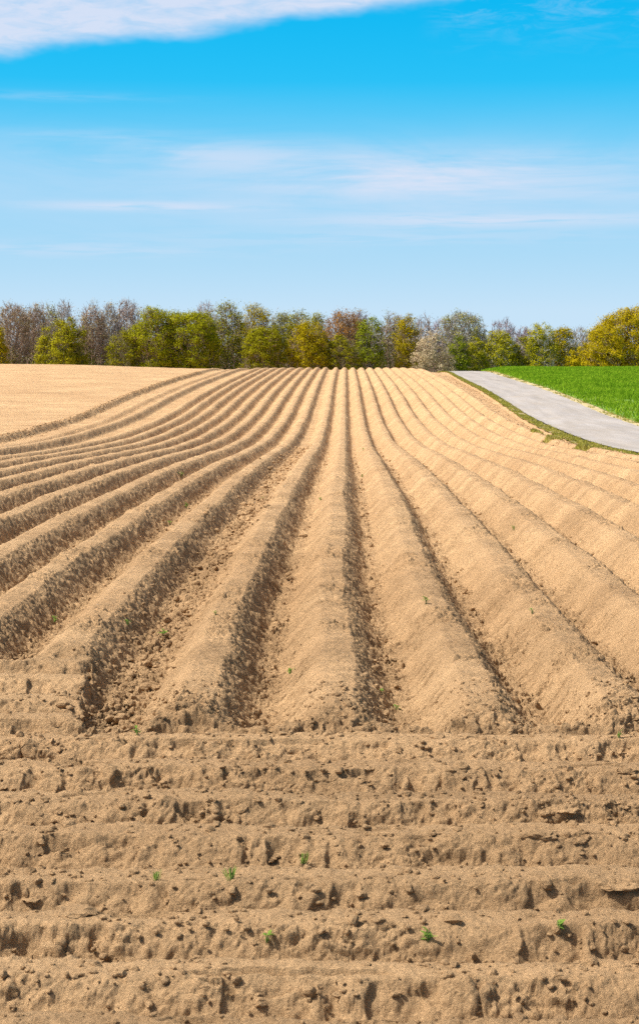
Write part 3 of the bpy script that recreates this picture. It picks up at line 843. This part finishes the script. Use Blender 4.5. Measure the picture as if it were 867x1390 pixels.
# wood behind and undergrowth: read as masses
def mass(name, label, x0, x1, d0, d1, hfun, nst, nlf, bark, leaf, lsize, cat):
    n = nst; px = rng.uniform(x0, x1, n); d = rng.uniform(d0, d1, n); x = (px - VX) / F * d
    zb = base(x, d) - .3
    hh = hfun(px) / F * d - zb
    P0 = np.stack([x, d, zb], -1); VV = []; QQ = []; off = 0; mi = []
    lean = rng.normal(0, .06, (n, 2)) * hh[:, None]
    P1 = P0 + np.stack([lean[:, 0], lean[:, 1], hh * rng.uniform(.6, 1, n)], -1)
    v, q = prism(P0, P1, np.full(n, .07) * rng.uniform(.4, 1.6, n), np.full(n, .015), 4)
    VV.append(v); QQ.append(q); off += len(v); mi.append(np.zeros(len(q), int))
    k = 22; t = rng.uniform(.12, 1, (n, k)); B = P0[:, None] + (P1 - P0)[:, None] * t[..., None]
    dv = rng.normal(0, .6, (n, k, 3)); dv[..., 2] = np.abs(dv[..., 2]) + .35
    L_ = (hh[:, None] * rng.uniform(.08, .24, (n, k)) * (1.15 - t * .6))[..., None]
    E = B + dv * L_
    v, q = prism(B.reshape(-1, 3), E.reshape(-1, 3), np.full(n * k, .022), np.full(n * k, .009), 3)
    VV.append(v); QQ.append(q + off); off += len(v); mi.append(np.zeros(len(q), int))
    if nlf:
        Er = E.reshape(-1, 3); c = Er[rng.integers(0, len(Er), nlf)] + rng.normal(0, .35, (nlf, 3))
        v, q = leaf_quads(c, rng.uniform(.6, 1.3, nlf) * lsize)
        VV.append(v); QQ.append(q + off); mi.append(np.ones(len(q), int))
    o = mesh_np(name, np.concatenate(VV), [np.concatenate(QQ)], [BARK[bark], LEAF[leaf]], midx=np.concatenate(mi))
    tag(o, label, cat, kind='stuff')
prof_x = [-100, 0, 60, 120, 180, 300, 420, 520, 600, 700, 760, 867, 960]
prof_h = [72, 78, 76, 76, 76, 72, 68, 66, 60, 50, 46, 40, 40]
mass('wood', 'dense tangle of far trunks and twigs filling the wood behind the front trees', -110, 980, 275, 320, lambda p: np.interp(p, prof_x, prof_h) * rng.uniform(.7, 1.05, len(p)), 1700, 110000, 'brown', 'woodleaf', .19, 'wood')
mass('undergrowth', 'dark low bushes and brambles along the foot of the wood', -110, 980, 255, 268, lambda p: rng.uniform(10, 34, len(p)), 1000, 75000, 'brown', 'dark', .20, 'undergrowth')

# ------------------------------------------------------------------ sky and sun
SUN_EL = math.radians(56)
SUN_AZ = math.radians(-97)        # clockwise from +Y (view direction): from the left
sdir = (math.sin(SUN_AZ) * math.cos(SUN_EL), math.cos(SUN_AZ) * math.cos(SUN_EL), math.sin(SUN_EL))
w = bpy.data.worlds.new('World'); S.world = w; w.use_nodes = True
nt = w.node_tree; nt.nodes.clear()
out = nt.nodes.new('ShaderNodeOutputWorld'); bg = nt.nodes.new('ShaderNodeBackground')
sky = nt.nodes.new('ShaderNodeTexSky'); sky.sky_type = 'NISHITA'; sky.sun_disc = False
sky.sun_elevation = SUN_EL; sky.sun_rotation = SUN_AZ; sky.dust_density = 6.0; sky.air_density = .55; sky.ozone_density = 0.0
bg.inputs['Strength'].default_value = .11
tc = nt.nodes.new('ShaderNodeTexCoord'); sp = nt.nodes.new('ShaderNodeSeparateXYZ')
nt.links.new(tc.outputs['Generated'], sp.inputs[0])
dx_, dy_, dz_ = sp.outputs
horiz = math_(nt, 'SQRT', math_(nt, 'ADD', math_(nt, 'MULTIPLY', dx_, dx_), math_(nt, 'MULTIPLY', dy_, dy_)))
el = math_(nt, 'DIVIDE', dz_, math_(nt, 'MAXIMUM', horiz, .001))         # tan(elevation)
az = math_(nt, 'ARCTAN2', dx_, dy_)
K = 1 / .11
def srgb(r, g, b):
    f = lambda c: ((c / 255 + .055) / 1.055) ** 2.4 if c > 10 else c / 255 / 12.92
    return (f(r), f(g), f(b))
EXPO = .30
g_ = 2 ** -EXPO
def skc(r, g, b): return tuple(c * g_ for c in srgb(r, g, b))
elr = math_(nt, 'MULTIPLY', el, 4.0, clamp=True)      # .25 -> 1
low = ramp(nt, elr, [(0, skc(206, 229, 248)), ((500 - 420) / F * 4, skc(198, 227, 248)), ((500 - 350) / F * 4, skc(172, 219, 247)),
                     ((500 - 270) / F * 4, skc(130, 210, 248)), ((500 - 190) / F * 4, skc(92, 203, 248)), ((500 - 110) / F * 4, skc(40, 193, 247)),
                     ((500 - 0) / F * 4, skc(14, 184, 243)), (1, skc(0, 170, 236))])
lowS = mix(nt, 1.0, low, (K, K, K), 'MULTIPLY')
fac = math_(nt, 'SMOOTH_MIN', 1.0, math_(nt, 'MULTIPLY', math_(nt, 'SUBTRACT', el, .26), 3.0, clamp=True), 0.0, clamp=True)
skyc = mix(nt, fac, lowS, sky.outputs['Color'])
# cirrus: coordinates on the sky itself
cv_ = nt.nodes.new('ShaderNodeCombineXYZ'); nt.links.new(az, cv_.inputs[0]); nt.links.new(el, cv_.inputs[1])
def gauss(v, c, s):
    t = math_(nt, 'DIVIDE', math_(nt, 'SUBTRACT', v, c), s)
    return math_(nt, 'EXPONENT', math_(nt, 'MULTIPLY', math_(nt, 'MULTIPLY', t, t), -1.0))
def sstep(v, a, b):
    n_ = nt.nodes.new('ShaderNodeMapRange'); n_.interpolation_type = 'SMOOTHSTEP'
    nt.links.new(v, n_.inputs[0]); n_.inputs[1].default_value = a; n_.inputs[2].default_value = b
    return n_.outputs[0]
A = lambda px: (px - VX) / F
E = lambda py: (HY - py) / F
wob = noise(nt, mapping(nt, cv_.outputs[0], (14, 30, 1)), 1, 4, .6)
# main bank top left: lower rim rises to the right
rim = math_(nt, 'ADD', math_(nt, 'MULTIPLY', math_(nt, 'SUBTRACT', az, A(0)), (E(0) - E(82)) / (A(590) - A(0))), E(86))
rimd = math_(nt, 'SUBTRACT', math_(nt, 'ADD', el, math_(nt, 'MULTIPLY', math_(nt, 'SUBTRACT', wob, .5), .022)), rim)
fine = noise(nt, mapping(nt, cv_.outputs[0], (38, 150, 1), (0, 0, -.10)), 1, 6, .65, .6)
c1 = math_(nt, 'MULTIPLY', sstep(rimd, -.003, .011), math_(nt, 'ADD', .30, math_(nt, 'MULTIPLY', fine, 1.25)), clamp=True)
c1 = math_(nt, 'MULTIPLY', c1, math_(nt, 'SUBTRACT', 1.0, sstep(el, .27, .5)))
# high thin veil on the top right
c1b = math_(nt, 'MULTIPLY', math_(nt, 'MULTIPLY', sstep(fine, .42, .75), gauss(el, E(5), .018)), math_(nt, 'MULTIPLY', sstep(az, A(560), A(640)), .22))
# long streaks
strk = noise(nt, mapping(nt, cv_.outputs[0], (9, 120, 1), (0, 0, .035)), 1, 6, .6, .4)
veil = noise(nt, mapping(nt, cv_.outputs[0], (7, 34, 1), (0, 0, .10)), 1, 7, .62, .8)
strk2 = noise(nt, mapping(nt, cv_.outputs[0], (20, 260, 1), (0, 0, -.02)), 1, 5, .6, .3)
def band(py, sy, px, sx, a, src, lo, hi):
    return math_(nt, 'MULTIPLY', math_(nt, 'MULTIPLY', gauss(el, E(py), sy / F), gauss(az, A(px), sx / F)), math_(nt, 'MULTIPLY', sstep(src, lo, hi), a))
bands = [band(236, 30, 590, 260, .9, math_(nt, 'MULTIPLY', veil, math_(nt, 'ADD', .62, math_(nt, 'MULTIPLY', strk2, .75))), .26, .66), band(262, 26, 640, 330, .5, strk, .1, .8), band(299, 10, 660, 290, .7, strk2, .25, .55), band(281, 7, 190, 150, .75, strk2, .25, .55),
         band(210, 20, 250, 190, .55, math_(nt, 'MULTIPLY', veil, math_(nt, 'ADD', .62, math_(nt, 'MULTIPLY', strk2, .75))), .32, .68), band(186, 8, 130, 130, .25, strk2, .2, .7), band(340, 10, 100, 220, .35, strk2, .35, .6), band(135, 6, 40, 160, .18, strk2, .35, .6), band(322, 10, 500, 300, .3, strk2, .35, .6)]
tot = math_(nt, 'MAXIMUM', c1, c1b)
for b_ in bands: tot = math_(nt, 'ADD', tot, b_, clamp=True)
cl = skc(226, 230, 247); cl = tuple(c * K for c in cl)
haze_ = math_(nt, 'MULTIPLY', gauss(el, E(255), 75 / F), math_(nt, 'ADD', .10, math_(nt, 'MULTIPLY', veil, .34)))
skyc = mix(nt, haze_, skyc, cl)
skyc = mix(nt, math_(nt, 'MULTIPLY', tot, .86), skyc, cl)
nt.links.new(skyc, bg.inputs['Color']); nt.links.new(bg.outputs[0], out.inputs['Surface'])

sl = bpy.data.lights.new('sun', 'SUN'); sl.energy = 5.0; sl.angle = math.radians(.5); sl.color = (1, .955, .88)
so = bpy.data.objects.new('sun', sl); COL.objects.link(so)
from mathutils import Vector
so.rotation_euler = Vector(sdir).to_track_quat('Z', 'Y').to_euler(); so.location = (-40, 40, 60)

# ------------------------------------------------------------------ camera
cam = bpy.data.cameras.new('camera'); co_ = bpy.data.objects.new('camera', cam); COL.objects.link(co_)
cam.sensor_fit = 'HORIZONTAL'; cam.sensor_width = 24; cam.lens = 24 * F / 867
co_.location = (0, 0, 0); co_.rotation_euler = (math.pi / 2, 0, 0)
cam.shift_x = -(VX - 433.5) / 867; cam.shift_y = -(695 - HY) / 867
cam.clip_start = .1; cam.clip_end = 9000
cam.dof.use_dof = True; cam.dof.focus_distance = 22; cam.dof.aperture_fstop = 16
S.camera = co_
vs = S.view_settings; vs.view_transform = 'Standard'; vs.look = 'None'; vs.gamma = 1; vs.exposure = EXPO; vs.use_curve_mapping = False
S.cycles.max_bounces = 6; S.cycles.diffuse_bounces = 3; S.cycles.use_denoising = False
